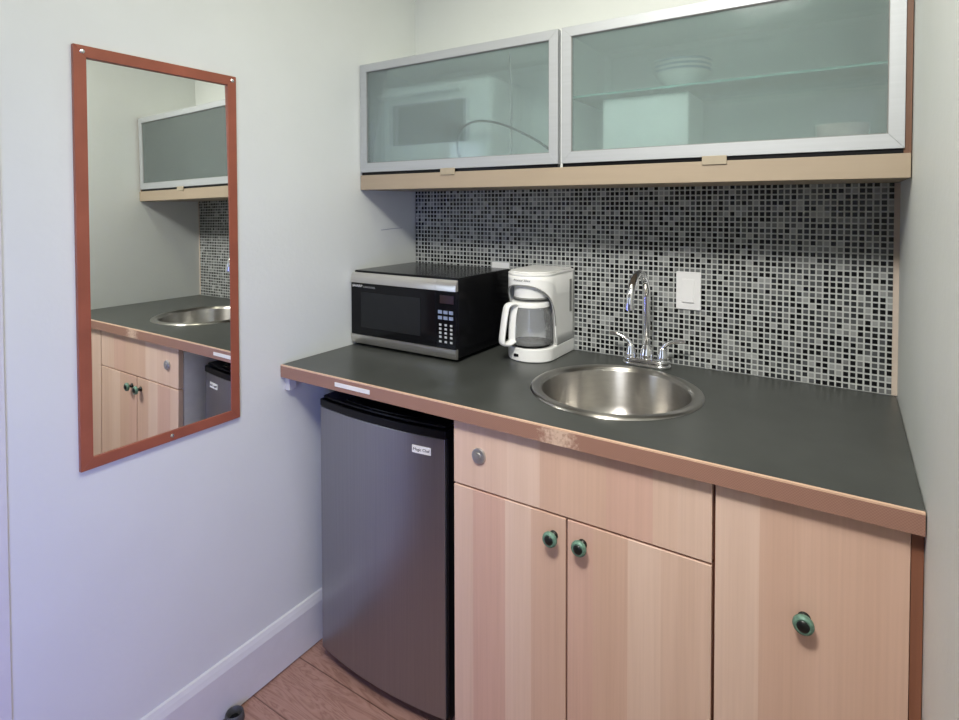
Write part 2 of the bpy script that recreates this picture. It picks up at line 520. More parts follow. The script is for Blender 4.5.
# ------------------------------------------------------------------ setting
W, D, H = 1.494, 0.626, 0.90
CEIL = 2.45
struct('floor', B((-2.0, W + 0.1, -4.0, 0.1, -0.05, 0)), 'floor')
struct('ceiling', B((-2.0, W + 0.1, -4.0, 0.1, CEIL, CEIL + 0.05)), 'ceil')
struct('wall_back', B((-0.1, W + 0.1, 0, 0.1, 0, CEIL)), 'wall')
wl = struct('wall_left', B((-0.12, 0, -1.274, 0, 0, CEIL)), 'wall')
struct('wall_right', B((W, W + 0.1, -4.0, 0, 0, CEIL)), 'wall')
struct('wall_rear', B((-2.0, W + 0.1, -4.1, -4.0, 0, CEIL)), 'wall')
struct('wall_side', B((-2.1, -2.0, -4.0, -1.27, 0, CEIL)), 'wall')
struct('wall_partition', B((-2.0, -0.12, -1.27, -1.17, 0, CEIL)), 'wall')
# door casing at the left wall's outer end
struct('trim_1', B((-0.135, 0.006, -1.36, -1.2740, 0, 2.15)), 'trim', bevel=0.003)
# baseboard with a sloped top
bm = bmesh.new()
prof = [(0.0, 0.005), (0.016, 0.005), (0.016, 0.128), (0.011, 0.142), (0.006, 0.152), (0.0, 0.154)]
a = [bm.verts.new((x, -1.2735, z)) for x, z in prof]
b = [bm.verts.new((x, -0.002, z)) for x, z in prof]
bm.faces.new(a); bm.faces.new(b[::-1])
for i in range(len(prof)):
    j = (i + 1) % len(prof)
    bm.faces.new((a[i], a[j], b[j], b[i]))
struct('baseboard_left', bm, 'trim')
# faint pen line on the left wall
bm = bmesh.new()
tube(bm, [(0.0004, -0.195, 1.277), (0.0004, -0.14, 1.280), (0.0004, -0.085, 1.281)], 0.0012, 6)
struct('pen_mark', bm, 'pen')

# tile backsplash and its painted edge
bs = obj('tile_backsplash', B((0.003, 1.482, -0.006, 0, 0.901, 1.428)), 'tile', origin=(0, 0, 0.901))
bs['kind'] = 'structure'
struct('trim_2', B((1.4822, 1.4938, -0.005, 0, 0.901, 1.415)), 'grout_edge')

# ------------------------------------------------------------------ countertop with a round cut-out
SX, SY, SR = 0.90, -0.32, 0.212
ct = thing('countertop', 'long dark grey-green laminate countertop with a brown worn front edge', 'countertop', (W / 2, -D / 2, 0.864))
X0, X1, Y0, Y1, Z0, Z1 = 0.002, W - 0.002, -D + 0.004, -0.008, 0.864, H
bm = bmesh.new()
angs = [2 * PI * k / 96 for k in range(96)] + [math.atan2(y - SY, x - SX) % (2 * PI) for x in (X0, X1) for y in (Y0, Y1)]
angs.sort()
HR = 0.192
ring = {k: [] for k in ('it', 'ib', 'ot', 'ob')}
for t in angs:
    c, s = math.cos(t), math.sin(t)
    k = min([v for v in ((X1 - SX) / c if c > 1e-9 else 9, (X0 - SX) / c if c < -1e-9 else 9, (Y1 - SY) / s if s > 1e-9 else 9, (Y0 - SY) / s if s < -1e-9 else 9)])
    for key, r, z in (('it', HR, Z1), ('ib', HR, Z0), ('ot', k, Z1), ('ob', k, Z0)):
        ring[key].append(bm.verts.new((SX + r * c, SY + r * s, z)))
n = len(angs)
for i in range(n):
    j = (i + 1) % n
    bm.faces.new((ring['it'][i], ring['it'][j], ring['ot'][j], ring['ot'][i]))
    bm.faces.new((ring['ib'][j], ring['ib'][i], ring['ob'][i], ring['ob'][j]))
    bm.faces.new((ring['ot'][i], ring['ot'][j], ring['ob'][j], ring['ob'][i]))
    bm.faces.new((ring['it'][j], ring['it'][i], ring['ib'][i], ring['ib'][j]))
obj('laminate_top', bm, 'counter', ct)
obj('edge_band', B((X0, X1, -D - 0.002, -D + 0.0038, Z0, Z1 - 0.0035)), 'band', ct, label='brown edge band with a fine checked pattern and pale scuffs')
obj('edge_lip', B((X0, X1, -D - 0.002, -D + 0.0038, Z1 - 0.0033, Z1)), 'bandlip', ct, label='thin pale line along the top of the edge')
obj('sticker', B((0.228, 0.356, -D - 0.003, -D - 0.002, 0.8755, 0.887)), 'sticker', ct, label='long white paper sticker on the counter edge')
# white block under the counter's left end
cb_ = obj('support_block', B((0.0, 0.02, -0.612, -0.585, 0.822, 0.8635)), 'trim', origin=(0.01, -0.6, 0.822), bevel=0.002)
tag(cb_, 'small white wooden block on the left wall under the counter end', 'block')

# ------------------------------------------------------------------ sink
sk = thing('round_sink', 'round stainless steel drop-in sink in the dark counter', 'sink', (SX, SY, H))
bm = bmesh.new()
lathe(bm, [(0.196, -0.0002 + 0.0006), (SR, 0.0006), (SR - 0.0015, 0.003), (SR - 0.006, 0.0056), (SR - 0.012, 0.0062), (0.190, 0.0056), (0.186, 0.004), (0.184, 0.0005)], (SX, SY, H), seg=96, close=True)
obj('rim', bm, 'steel', sk, smooth=True)
bm = bmesh.new()
lathe(bm, [(0.184, 0.0005), (0.182, -0.006), (0.178, -0.10), (0.172, -0.122), (0.158, -0.136), (0.135, -0.142), (0.046, -0.148)], (SX, SY, H), seg=96, close=True)
o = obj('bowl', bm, 'steel', sk, smooth=True)
sm = o.modifiers.new('solid', 'SOLIDIFY'); sm.thickness = 0.0012; sm.offset = 0
bm = bmesh.new()
lathe(bm, [(0.046, -0.1475), (0.040, -0.1465), (0.034, -0.152), (0.012, -0.153), (0.010, -0.149), (0.004, -0.148)], (SX, SY, H), seg=40)
obj('drain', bm, 'chrome', sk, smooth=True)

# ------------------------------------------------------------------ faucet
FX, FY = 0.905, -0.066
fc = thing('faucet', 'chrome two-handle gooseneck faucet behind the round sink', 'faucet', (FX, FY, H))
def stad(cx, cy, w, d, n=10):
    r = d / 2
    pts = []
    for k in range(n + 1):
        t = -PI / 2 + PI * k / n
        pts.append((cx + w / 2 - r + r * math.cos(t), cy + r * math.sin(t)))
    for k in range(n + 1):
        t = PI / 2 + PI * k / n
        pts.append((cx - w / 2 + r + r * math.cos(t), cy + r * math.sin(t)))
    return pts
bm = bmesh.new()
prism(bm, stad(FX, FY, 0.140, 0.056), H, H + 0.012)
prism(bm, stad(FX, FY, 0.134, 0.050), H + 0.0122, H + 0.024)
obj('base_plate', bm, 'chrome', fc, bevel=0.0055, seg=4)
bm = bmesh.new()
lathe(bm, [(0.0195, 0.0242), (0.020, 0.029), (0.0185, 0.040), (0.0145, 0.052), (0.0125, 0.058), (0.011, 0.062)], (FX, FY, H), seg=32)
obj('spout_collar', bm, 'chrome', fc, smooth=True)
RR = 0.076
ZC = 1.098
path = [(FX, FY, H + 0.055), (FX, FY, H + 0.12), (FX, FY, ZC)]
path += [(FX, FY - RR + RR * math.cos(t), ZC + RR * math.sin(t)) for t in [PI * k / 20 for k in range(1, 21)]]
path += [(FX, FY - 2 * RR, ZC + 0.000 - 0.004)]
bm = bmesh.new()
tube(bm, path, 0.0102, 20)
tube(bm, [(FX, FY - 2 * RR, ZC + 0.004), (FX, FY - 2 * RR, ZC - 0.012)], 0.0122, 20)
obj('spout', bm, 'chrome', fc, smooth=True)
for s in (-1, 1):
    hx = FX + s * 0.046
    bm = bmesh.new()
    lathe(bm, [(0.0155, 0.0242), (0.016, 0.028), (0.0135, 0.038), (0.0105, 0.050), (0.0095, 0.055), (0.006, 0.060)], (hx, FY, H), seg=28)
    hnd = obj('handle_body', bm, 'chrome', fc, smooth=True)
    bm = bmesh.new()
    pth = smooth_path([(hx, FY, H + 0.045), (hx + s * 0.004, FY, H + 0.062), (hx + s * 0.018, FY - 0.001, H + 0.074), (hx + s * 0.042, FY - 0.003, H + 0.081 + (0.002 if s < 0 else 0)), (hx + s * 0.062, FY - 0.004, H + 0.084)], 6)
    tube(bm, pth, [0.0075 - 0.0028 * i / (len(pth) - 1) for i in range(len(pth))], 14)
    obj('lever', bm, 'chrome', hnd, smooth=True)

# ------------------------------------------------------------------ lower cabinets
YF = -0.606         # door fronts
def knob(parent, x, z, r=0.0165):
    bm = bmesh.new()
    prof = [(0.010, 0.0), (0.0095, 0.003), (0.006, 0.006), (0.0058, 0.013), (0.010, 0.0145), (r * 0.97, 0.017), (r, 0.020), (r * 0.93, 0.024), (r * 0.72, 0.0262), (r * 0.60, 0.0258), (r * 0.52, 0.0275), (r * 0.3, 0.029), (0.0005, 0.0294)]
    lathe(bm, prof, (x, YF, z), 'Y', 28, mi=[1, 1, 1, 1, 1, 0, 0, 0, 0, 1, 1, 1])
    return obj('knob', bm, ['verdigris', 'knobdark'], parent, smooth=True, label='round green patina knob with a dark centre')

sc_ = thing('sink_cabinet', 'pale wood base cabinet under the sink with a locked top front and two doors', 'cabinet', (0.896, -0.3, 0))
CX0, CX1 = 0.605, 1.1885
obj('side_panel', B((CX0, CX0 + 0.0155, YF + 0.020, -0.02, 0.0, 0.8625)), 'sidegrey', sc_, label='pale grey outer side beside the fridge')
obj('body', B((CX1 - 0.016, CX1, YF + 0.019, -0.02, 0.0, 0.8625),
              (CX0 + 0.016, CX1 - 0.016, YF + 0.019, -0.02, 0.10, 0.116), (CX0 + 0.016, CX1 - 0.016, -0.036, -0.02, 0.116, 0.70),
              (CX0 + 0.016, CX1 - 0.016, -0.545, -0.53, 0.0, 0.10)), 'carcass', sc_)
df = obj('drawer_front', B((CX0 + 0.0015, CX1 - 0.0025, YF, YF + 0.018, 0.7060, 0.8605)), 'wood_drawer', sc_, bevel=0.0015)
bm = bmesh.new()
lathe(bm, [(0.0185, 0.0), (0.0185, 0.003), (0.017, 0.0055), (0.0115, 0.0070), (0.0095, 0.0065), (0.0090, 0.0090), (0.0055, 0.0095), (0.0005, 0.0095)], (0.6785, YF, 0.785), 'Y', 32)
box(bm, 0.6777, 0.6793, YF - 0.0101, YF - 0.0091, 0.7815, 0.7885)
obj('lock', bm, 'lock', df, smooth=True, label='round satin metal cam lock')
dl = obj('door', B((CX0 + 0.0015, 0.8957, YF, YF + 0.018, 0.103, 0.7015)), 'wood_left', sc_, bevel=0.0015)
knob(dl, 0.8680, 0.659)
dr = obj('door', B((0.8995, CX1 - 0.0025, YF, YF + 0.018, 0.103, 0.7015)), 'wood_right', sc_, bevel=0.0015)
knob(dr, 0.9335, 0.661)

nc = thing('narrow_cabinet', 'pale wood base cabinet with one tall door at the right wall', 'cabinet', (1.34, -0.3, 0))
NX0, NX1 = 1.1895, 1.4775
obj('body', B((NX0, NX0 + 0.016, YF + 0.019, -0.02, 0.0, 0.8625), (NX1 - 0.016, NX1, YF + 0.019, -0.02, 0.0, 0.8625),
              (NX0 + 0.016, NX1 - 0.016, YF + 0.019, -0.02, 0.10, 0.116), (NX0 + 0.016, NX1 - 0.016, -0.036, -0.02, 0.116, 0.8625),
              (NX0 + 0.016, NX1 - 0.016, -0.545, -0.53, 0.0, 0.10)), 'carcass', nc)
dn = obj('door', B((NX0 + 0.002, NX1 - 0.001, YF, YF + 0.018, 0.103, 0.8605)), 'wood_tall', nc, bevel=0.0015)
knob(dn, 1.334, 0.6645)
obj('filler_strip', B((NX1, W - 0.001, YF + 0.004, YF + 0.024, 0.0, 0.8625)), 'filler', nc, label='darker brown filler strip against the right wall')

# ------------------------------------------------------------------ mini fridge
fr = thing('mini_fridge', 'compact fridge with a dark steel door and black top under the counter', 'fridge', (0.29, -0.28, 0))
FL, FRR, FY0 = 0.078, 0.536, -0.547
obj('body', B((FL + 0.004, FRR + 0.004, FY0 + 0.062, -0.04, 0.03, 0.79)), 'black', fr, bevel=0.004)
def bow(x0, x1, yc, bulge, yb, n=24):
    pts = [(x1, yb), (x0, yb)]
    for k in range(n + 1):
        t = k / n
        pts.append((x0 + (x1 - x0) * t, yc - bulge * (1 - (2 * t - 1) ** 2)))
    return pts
BUL = 0.020
bm = bmesh.new(); prism(bm, bow(FL, FRR, FY0, BUL, FY0 + 0.022), 0.041, 0.769)
door = obj('door', bm, 'fridgesteel', fr, bevel=0.002)
bm = bmesh.new(); prism(bm, bow(FL + 0.001, FRR + 0.006, FY0 + 0.008, 0.010, FY0 + 0.057), 0.034, 0.769)
obj('door_liner', bm, 'black', fr)
bm = bmesh.new(); prism(bm, bow(FL, FRR + 0.005, FY0 - 0.002, BUL, FY0 + 0.057), 0.7695, 0.793)
prism(bm, bow(FL + 0.006, FRR - 0.002, FY0 + 0.006, BUL - 0.002, FY0 + 0.057), 0.793, 0.802)
obj('door_cap', bm, 'black', fr, bevel=0.004, label='black plastic cap along the door top')
bm = bmesh.new()
prism(bm, bow(0.18, 0.44, FY0 + 0.006, 0.012, FY0 + 0.04), 0.8022, 0.806)
obj('grip', bm, 'blackgloss', fr, bevel=0.0015, label='moulded grip in the black cap')
for x in (FL + 0.05, FRR - 0.05):
    for y in (-0.43, -0.08):
        bm = bmesh.new(); lathe(bm, [(0.016, 0), (0.016, 0.016), (0.010, 0.030)], (x, y, 0), seg=20)
        obj('foot', bm, 'black', fr)
BX, BZ = 0.4690, 0.7315
tb = 2 * (BX - FL) / (FRR - FL) - 1
yb = FY0 - BUL * (1 - tb * tb)
ang = math.atan2(BUL * 4 * tb, (FRR - FL))
bm = B((-0.028, 0.028, -0.0018, 0.0005, -0.0095, 0.0095))
bmesh.ops.rotate(bm, verts=bm.verts, cent=(0, 0, 0), matrix=Matrix.Rotation(ang, 3, 'Z'))
bmesh.ops.translate(bm, verts=bm.verts, vec=(BX, yb, BZ))
bad = obj('badge', bm, 'sticker', door, label='small white maker badge')
text_mesh('badge_lettering', 'Magic Chef', 0.0105, 'black', fr, (BX - 0.0245 * math.cos(ang) + 0.0019 * math.sin(ang), yb - 0.0245 * math.sin(ang) - 0.0019 * math.cos(ang), BZ - 0.005), (PI / 2, 0, ang), 0.0003, width=0.049)

# ------------------------------------------------------------------ microwave
mw = thing('microwave', 'black and steel countertop microwave in the corner on the dark counter', 'microwave', (0.22, -0.19, H))
MX0, MX1, MY = 0.006, 0.434, -0.336
obj('case', B((MX0 + 0.003, MX1 - 0.002, MY, -0.03, 0.912, 1.150)), 'blackcase', mw, bevel=0.004)
md = obj('door', B((MX0, 0.3585, MY - 0.012, MY - 0.0005, 0.9405, 1.1105)), 'blackgloss', mw, bevel=0.002)
obj('window', B((0.052, 0.300, MY - 0.0135, MY - 0.0122, 0.966, 1.082)), 'window', md, bevel=0.006, label='dark grey mesh window')
cp = obj('control_panel', B((0.3595, MX1 - 0.003, MY - 0.012, MY - 0.0005, 0.9405, 1.1105)), 'blackgloss', mw, bevel=0.002)
obj('display', B((0.374, 0.424, MY - 0.0135, MY - 0.0122, 1.074, 1.098)), 'display', cp)
for k, x in enumerate((0.367, 0.387, 0.407)):
    for z in (1.043, 1.026):
        obj('button', B((x, x + 0.0145, MY - 0.0135, MY - 0.0122, z, z + 0.010)), 'btnblue', cp)
for k, x in enumerate((0.371, 0.391, 0.411)):
    for z in (1.007, 0.995, 0.983, 0.971, 0.957):
        obj('button', B((x, x + 0.008, MY - 0.0135, MY - 0.0122, z, z + 0.006)), 'btnwhite', cp)
def strip(z0, z1, x0, x1, flip):
    bm = bmesh.new()
    P = []
    n = 8
    for k in range(n + 1):
        t = k / n
        z = z0 + (z1 - z0) * t
        d = 0.014 - (0.010 * (t ** 2.2) if flip else 0.006 * ((1 - t) ** 2.2))
        P.append((MY - d, z))
    P += [(MY - 0.0005, z1), (MY - 0.0005, z0)]
    a = [bm.verts.new((x0, y, z)) for y, z in P]
    b = [bm.verts.new((x1, y, z)) for y, z in P]
    bm.faces.new(a); bm.faces.new(b[::-1])
    for i in range(len(P)):
        j = (i + 1) % len(P)
        bm.faces.new((a[i], a[j], b[j], b[i]))
    return bm
for x0, x1 in ((MX0, 0.3585), (0.3595, MX1 - 0.003)):
    obj('upper_trim', strip(1.1112, 1.1435, x0, x1, True), 'stripsteel', mw, smooth=True, label='brushed steel strip above the door')
    obj('lower_trim', strip(0.911, 0.940, x0, x1, False), 'stripsteel', mw, smooth=True, label='brushed steel strip below the door')
for x in (0.04, 0.40):
    for y in (-0.30, -0.07):
        bm = bmesh.new(); lathe(bm, [(0.012, 0), (0.012, 0.0125)], (x, y, H), seg=16)
        obj('foot', bm, 'black', mw)
text_mesh('lettering', 'SHARP', 0.0115, 'print', md, (0.0115, MY - 0.0122, 1.0945), (PI / 2, 0, 0), shear=0.1, width=0.045)
text_mesh('lettering', 'CAROUSEL', 0.0075, 'greyprint', md, (0.060, MY - 0.0122, 1.0945), (PI / 2, 0, 0), width=0.054)

# ------------------------------------------------------------------ coffee maker and carafe
KX, KY = 0.5835, -0.162
cm = thing('coffee_maker', 'white drip coffee maker between the microwave and the sink', 'coffee maker', (KX, -0.12, H))
RX, RY, BACK = 0.0695, 0.062, -0.016
GAP = 0.0042
def dshape(sc=1.0, inset=0.0, n=32):
    """outline from back right, round the front, to back left (counter-clockwise seen from above reversed)"""
    rx, ry = RX - inset, RY - inset
    pts = [(KX + rx, BACK - inset)]
    pts += [(KX + rx, BACK - inset + (KY - BACK + inset) * k / 8) for k in range(1, 8)]
    for k in range(n + 1):
        t = -PI * k / n
        pts.append((KX + rx * math.cos(t), KY + ry * math.sin(t)))
    pts += [(KX - rx, KY + (BACK - inset - KY) * k / 8) for k in range(1, 9)]
    return pts
# base foot
bm = bmesh.new(); prism(bm, dshape(inset=-GAP), 0.9005, 0.941)
base_o = obj('base', bm, 'white', cm, bevel=0.004)
obj('power_switch', B((0.556, 0.573, -0.2285, -0.2205, 0.9135, 0.9225)), 'black', cm, bevel=0.002, label='small black power switch')
bm = bmesh.new(); lathe(bm, [(0.056, 0.0), (0.056, 0.0025), (0.052, 0.0035)], (KX, KY, 0.9412), seg=48)
obj('hot_plate', bm, 'black', cm, label='black round warming plate')
# shell wall with an arched opening at the front
pts = dshape(n=60)
L = [0]
for i in range(1, len(pts)): L.append(L[-1] + math.dist(pts[i], pts[i - 1]))
mid = L[-1] / 2
# resample densely
def at_len(s):
    for i in range(1, len(L)):
        if s <= L[i] + 1e-9:
            t = (s - L[i - 1]) / (L[i] - L[i - 1])
            return (pts[i - 1][0] + (pts[i][0] - pts[i - 1][0]) * t, pts[i - 1][1] + (pts[i][1] - pts[i - 1][1]) * t)
    return pts[-1]
HALF = 0.117
bm = bmesh.new()
ss = []
NS = 60
for k in range(NS + 1):
    ss.append(mid - HALF * math.cos(PI * k / NS))
ss = [L[-1] * 0 + (mid - HALF) * k / 12 for k in range(12)] + ss + [mid + HALF + (L[-1] - mid - HALF) * k / 12 for k in range(1, 13)]
ZT = 1.154
cols = []
for s in ss:
    x, y = at_len(s)
    q = abs(s - mid) / HALF
    zo = 0.9415 if q >= 1 else 0.975 + 0.152 * (1 - q ** 2.4) ** 0.5
    taper = 1.0
    cols.append([bm.verts.new((x, y, zo + (ZT - zo) * t)) for t in (0, 0.15, 0.4, 0.7, 1)])
for i in range(len(cols) - 1):
    for j in range(4):
        bm.faces.new((cols[i][j], cols[i + 1][j], cols[i + 1][j + 1], cols[i][j + 1]))
shell = obj('housing', bm, 'white', cm, smooth=True)
sm = shell.modifiers.new('solid', 'SOLIDIFY'); sm.thickness = 0.0040; sm.offset = 1; sm.use_flip_normals = False
# the water column inside at the back
bm = bmesh.new()
KJ = KY - 0.008
TR, TX = 0.0690, RX - 0.005
a0 = math.acos(TX / TR)
tank = [(KX + TX, BACK - 0.001)] + [(KX + TR * math.cos(a0 + (PI - 2 * a0) * k / 24), KJ + TR * math.sin(a0 + (PI - 2 * a0) * k / 24)) for k in range(25)] + [(KX - TX, BACK - 0.001)]
prism(bm, tank, 0.9413, 1.150)
obj('water_tank', bm, 'white', cm, bevel=0.0004)
# lid
bm = bmesh.new()
prism(bm, dshape(inset=-GAP), 1.1545, 1.162)
prism(bm, dshape(inset=0.003), 1.162, 1.167)
obj('lid', bm, 'white', cm, bevel=0.002)
# filter basket behind the arch
bm = bmesh.new()
lathe(bm, [(0.046, 1.0835), (0.0545, 1.0865), (0.0555, 1.145)], (KX, KY, 0), seg=48)
bk = obj('filter_basket', bm, 'white', cm, smooth=True)
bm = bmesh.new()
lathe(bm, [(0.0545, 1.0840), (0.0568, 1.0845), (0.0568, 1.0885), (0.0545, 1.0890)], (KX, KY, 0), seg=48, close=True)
obj('basket_groove', bm, 'groove', bk, label='dark line round the basket foot')
# raised rib along the arch
bm = bmesh.new()
rib = []
for k in range(3, NS - 2):
    s = mid - HALF * math.cos(PI * k / NS)
    x, y = at_len(s)
    q = abs(s - mid) / HALF
    zo = 0.975 + 0.152 * (1 - q ** 2.4) ** 0.5
    nx, ny = (x - KX) / RX, (min(y, KY) - KY) / RY
    ln = math.hypot(nx, ny) or 1
    rib.append((x + nx / ln * GAP, y + ny / ln * GAP, zo + 0.001))
tube(bm, rib, 0.0016, 8)
obj('arch_bead', bm, 'groove', cm, smooth=True, label='thin grey bead round the arched opening')
# water gauge on the right side
obj('water_gauge', B((KX + RX + GAP, KX + RX + GAP + 0.0015, -0.050, -0.036, 1.03, 1.132)), 'groove', cm, bevel=0.0006, label='grey vertical water level slot')
def wrap(me):
    ox, oy, oz = cm['_o']
    for v in me.vertices:
        q = (v.co.x + ox - KX) / (RX + GAP)
        v.co.y += (KY - (RY + GAP) * math.sqrt(max(0, 1 - q * q)) - 0.0006) - (KY - RY)
text_mesh('lettering', 'Proctor Silex', 0.009, 'greyprint', cm, (0.5540, KY - RY, 1.1375), (PI / 2, 0, 0), 0.0006, shear=0.3, width=0.056, bend=wrap)

KJ = KY - 0.008
cf = thing('coffee_carafe', 'empty glass coffee carafe with a white handle inside the coffee maker', 'carafe', (KX, KJ, 0.945))
bm = bmesh.new()
prof = [(0.055, 0.9455), (0.0635, 0.950), (0.0668, 0.962), (0.0672, 0.980), (0.0655, 1.005), (0.0615, 1.035), (0.0565, 1.058), (0.0545, 1.064)]
lathe(bm, [(0.001, 0.9453)] + prof, (KX, KJ, 0), seg=56, close=True)
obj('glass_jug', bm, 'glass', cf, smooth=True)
bm = bmesh.new()
lathe(bm, [(0.001, 0.9462), (0.055, 0.9464), (0.0615, 0.951), (0.060, 0.9512), (0.053, 0.9475), (0.001, 0.9472)], (KX, KJ, 0), seg=40, close=True)
obj('jug_floor_disc', bm, 'coffee', cf, smooth=True, label='dark mottled disc on the jug floor, standing in for the hot plate and reflections')  # 'coffee' material is painted to stand in for the hot plate and reflections
bm = bmesh.new()
lathe(bm, [(0.0550, 1.060), (0.0580, 1.061), (0.0580, 1.072), (0.0560, 1.0755), (0.030, 1.0765), (0.0005, 1.0765)], (KX, KJ, 0), seg=48)
obj('jug_lid', bm, 'white', cf, smooth=True, label='white collar and lid of the jug')
bm = bmesh.new()
HA = math.radians(24)
def hp(d, z): return (KX - d * math.sin(HA), KJ - d * math.cos(HA), z)
pth = smooth_path([hp(*q) for q in [(0.053, 1.067), (0.072, 1.071), (0.088, 1.066), (0.095, 1.045), (0.102, 1.005), (0.107, 0.968), (0.102, 0.957), (0.083, 0.955), (0.066, 0.962)]], 6)
tube(bm, pth, 0.0078, 16, flat=(1.9, 0.9))
pth = smooth_path([hp(*q) for q in [(0.060, 1.066), (0.0665, 1.040), (0.0705, 1.000), (0.0710, 0.962)]], 6)
tube(bm, pth, 0.0042, 12, flat=(2.8, 0.8))
obj('handle', bm, 'white', cf, smooth=True, label='white plastic loop handle')

# ------------------------------------------------------------------ switch and outlet on the tiles
def rect_plate(name, label, cat, xc, zc, kind):
    t = thing(name, label, cat, (xc, -0.0062, zc))
    obj('plate', B((xc - 0.0345, xc + 0.0345, -0.0115, -0.0062, zc - 0.0545, zc + 0.0545)), 'switch', t, bevel=0.0025)
    if kind == 'rocker':
        obj('frame', B((xc - 0.0175, xc + 0.0175, -0.0124, -0.0116, zc - 0.0340, zc + 0.0340)), 'switch', t, bevel=0.0004)
        bm = bmesh.new()
        x0, x1, z0, z1 = xc - 0.0158, xc + 0.0158, zc - 0.0322, zc + 0.0322
        v = [bm.verts.new(c) for c in ((x0, -0.0125, z0), (x1, -0.0125, z0), (x1, -0.0125, z1), (x0, -0.0125, z1), (x0, -0.0165, z0), (x1, -0.0165, z0), (x1, -0.0132, z1), (x0, -0.0132, z1))]
        for f in ((0, 1, 2, 3), (4, 5, 6, 7), (0, 1, 5, 4), (1, 2, 6, 5), (2, 3, 7, 6), (3, 0, 4, 7)): bm.faces.new([v[i] for i in f])
        obj('rocker', bm, 'switch', t, bevel=0.0008)
    else:
        for dz in (-0.020, 0.020):
            s = obj('socket', B((xc - 0.016, xc + 0.016, -0.0128, -0.0116, zc + dz - 0.0135, zc + dz + 0.0135)), 'switch', t, bevel=0.004)
            obj('slot', B((xc - 0.0075, xc - 0.0055, -0.0131, -0.0127, zc + dz - 0.001, zc + dz + 0.008)), 'black', s)
            obj('slot', B((xc + 0.0055, xc + 0.0075, -0.0131, -0.0127, zc + dz - 0.001, zc + dz + 0.008)), 'black', s)
    return t
rect_plate('light_switch', 'white rocker light switch on the mosaic tiles right of the faucet', 'light switch', 1.0075, 1.118, 'rocker')
rect_plate('wall_outlet', 'white outlet plate on the tiles, mostly hidden behind the microwave', 'outlet', 0.381, 1.112, 'socket')

# ------------------------------------------------------------------ wall cabinets
YC = -0.2985
vb = obj('valance_board', B((0.003, W - 0.002, YC, -0.007, 1.4165, 1.4655)), 'beige', origin=(W / 2, -0.15, 1.4165), bevel=0.0015)
tag(vb, 'long beige board running under both frosted glass wall cabinets', 'board')
ZB, ZTOP = 1.466, 1.838
def wall_cabinet(label, x0, x1, dx0, dx1, tabx, right):
    t = thing('wall_cabinet', label, 'cabinet', ((x0 + x1) / 2, -0.15, ZB))
    p = 0.014
    yb = YC + 0.021
    obj('body', B((x0, x0 + p, yb, -0.003, ZB, ZTOP), (x0 + p, x1 - p, YC + 0.07, -0.003, ZB, ZB + p), (x0 + p, x1 - p, yb, -0.003, ZTOP - p, ZTOP), (x0 + p, x1 - p, -0.010, -0.003, ZB + p, ZTOP - p)), 'cabwhite', t)
    obj('side_panel', B((x1 - p, x1, yb if not right else YC + 0.006, -0.003, ZB, ZTOP)), 'brownside' if right else 'cabwhite', t, label='brown outer side against the right wall' if right else None)
    # mitred aluminium frame
    z0, z1, wv, wb, wt = 1.4755, 1.8355, 0.027, 0.030, 0.026
    O = [(dx0, z0), (dx1, z0), (dx1, z1), (dx0, z1)]
    I = [(dx0 + wv, z0 + wb), (dx1 - wv, z0 + wb), (dx1 - wv, z1 - wt), (dx0 + wv, z1 - wt)]
    bm = bmesh.new()
    yf, yk = YC, YC + 0.019
    for i in range(4):
        j = (i + 1) % 4
        quad = [O[i], O[j], I[j], I[i]]
        cx = sum(q[0] for q in quad) / 4; cz = sum(q[1] for q in quad) / 4
        fv = [bm.verts.new((q[0], yf, q[1])) for q in quad]
        bv = [bm.verts.new((q[0], yk, q[1])) for q in quad]
        bm.faces.new(fv); bm.faces.new(bv[::-1])
        for a in range(4):
            b = (a + 1) % 4
            bm.faces.new((fv[a], fv[b], bv[b], bv[a]))
    d = obj('door_frame', bm, 'alu', t, bevel=0.0007, label='mitred aluminium door frame')
    obj('glass_pane', B((I[0][0] + 0.0003, I[1][0] - 0.0003, YC + 0.006, YC + 0.010, I[0][1] + 0.0003, I[2][1] - 0.0003)), 'frost', d, label='frosted blue-green glass')
    obj('gasket', B((I[0][0], I[1][0], YC + 0.0035, YC + 0.0058, I[0][1], I[0][1] + 0.002), (I[0][0], I[1][0], YC + 0.0035, YC + 0.0058, I[2][1] - 0.002, I[2][1]),
                    (I[0][0], I[0][0] + 0.002, YC + 0.0035, YC + 0.0058, I[0][1] + 0.002, I[2][1] - 0.002), (I[1][0] - 0.002, I[1][0], YC + 0.0035, YC + 0.0058, I[0][1] + 0.002, I[2][1] - 0.002)), 'groove', d, label='dark seal round the glass')
    obj('pull_tab', B((tabx - 0.027, tabx + 0.027, YC - 0.0035, YC - 0.0005, 1.4570, 1.4775)), 'tab', d, bevel=0.001, label='small dull metal pull tab')
    obj('gap_shade', B((dx0 + 0.002, dx1 - 0.002, YC + 0.005, YC + 0.0195, 1.4660, 1.4752)), 'black', d, label='dark strip standing in for shade in the gap under the door')  # black strip put in for the shaded gap below the frame
    return t
wall_cabinet('left wall cabinet, frosted glass door with a cord pressed behind it', 0.003, 0.737, 0.004, 0.7325, 0.368, False)
wr = wall_cabinet('right wall cabinet, frosted glass door with stacked bowls behind it', 0.7385, 1.4925, 0.743, 1.4815, 1.128, True)
obj('glass_shelf', B((0.754, 1.4775, -0.2615, -0.0125, 1.6525, 1.6580)), 'shelfglass', wr, label='green-edged glass shelf')
obj('shelf_edge', B((0.754, 1.4775, -0.2632, -0.2617, 1.6525, 1.6580)), 'greenedge', wr, label='polished green front edge of the shelf')

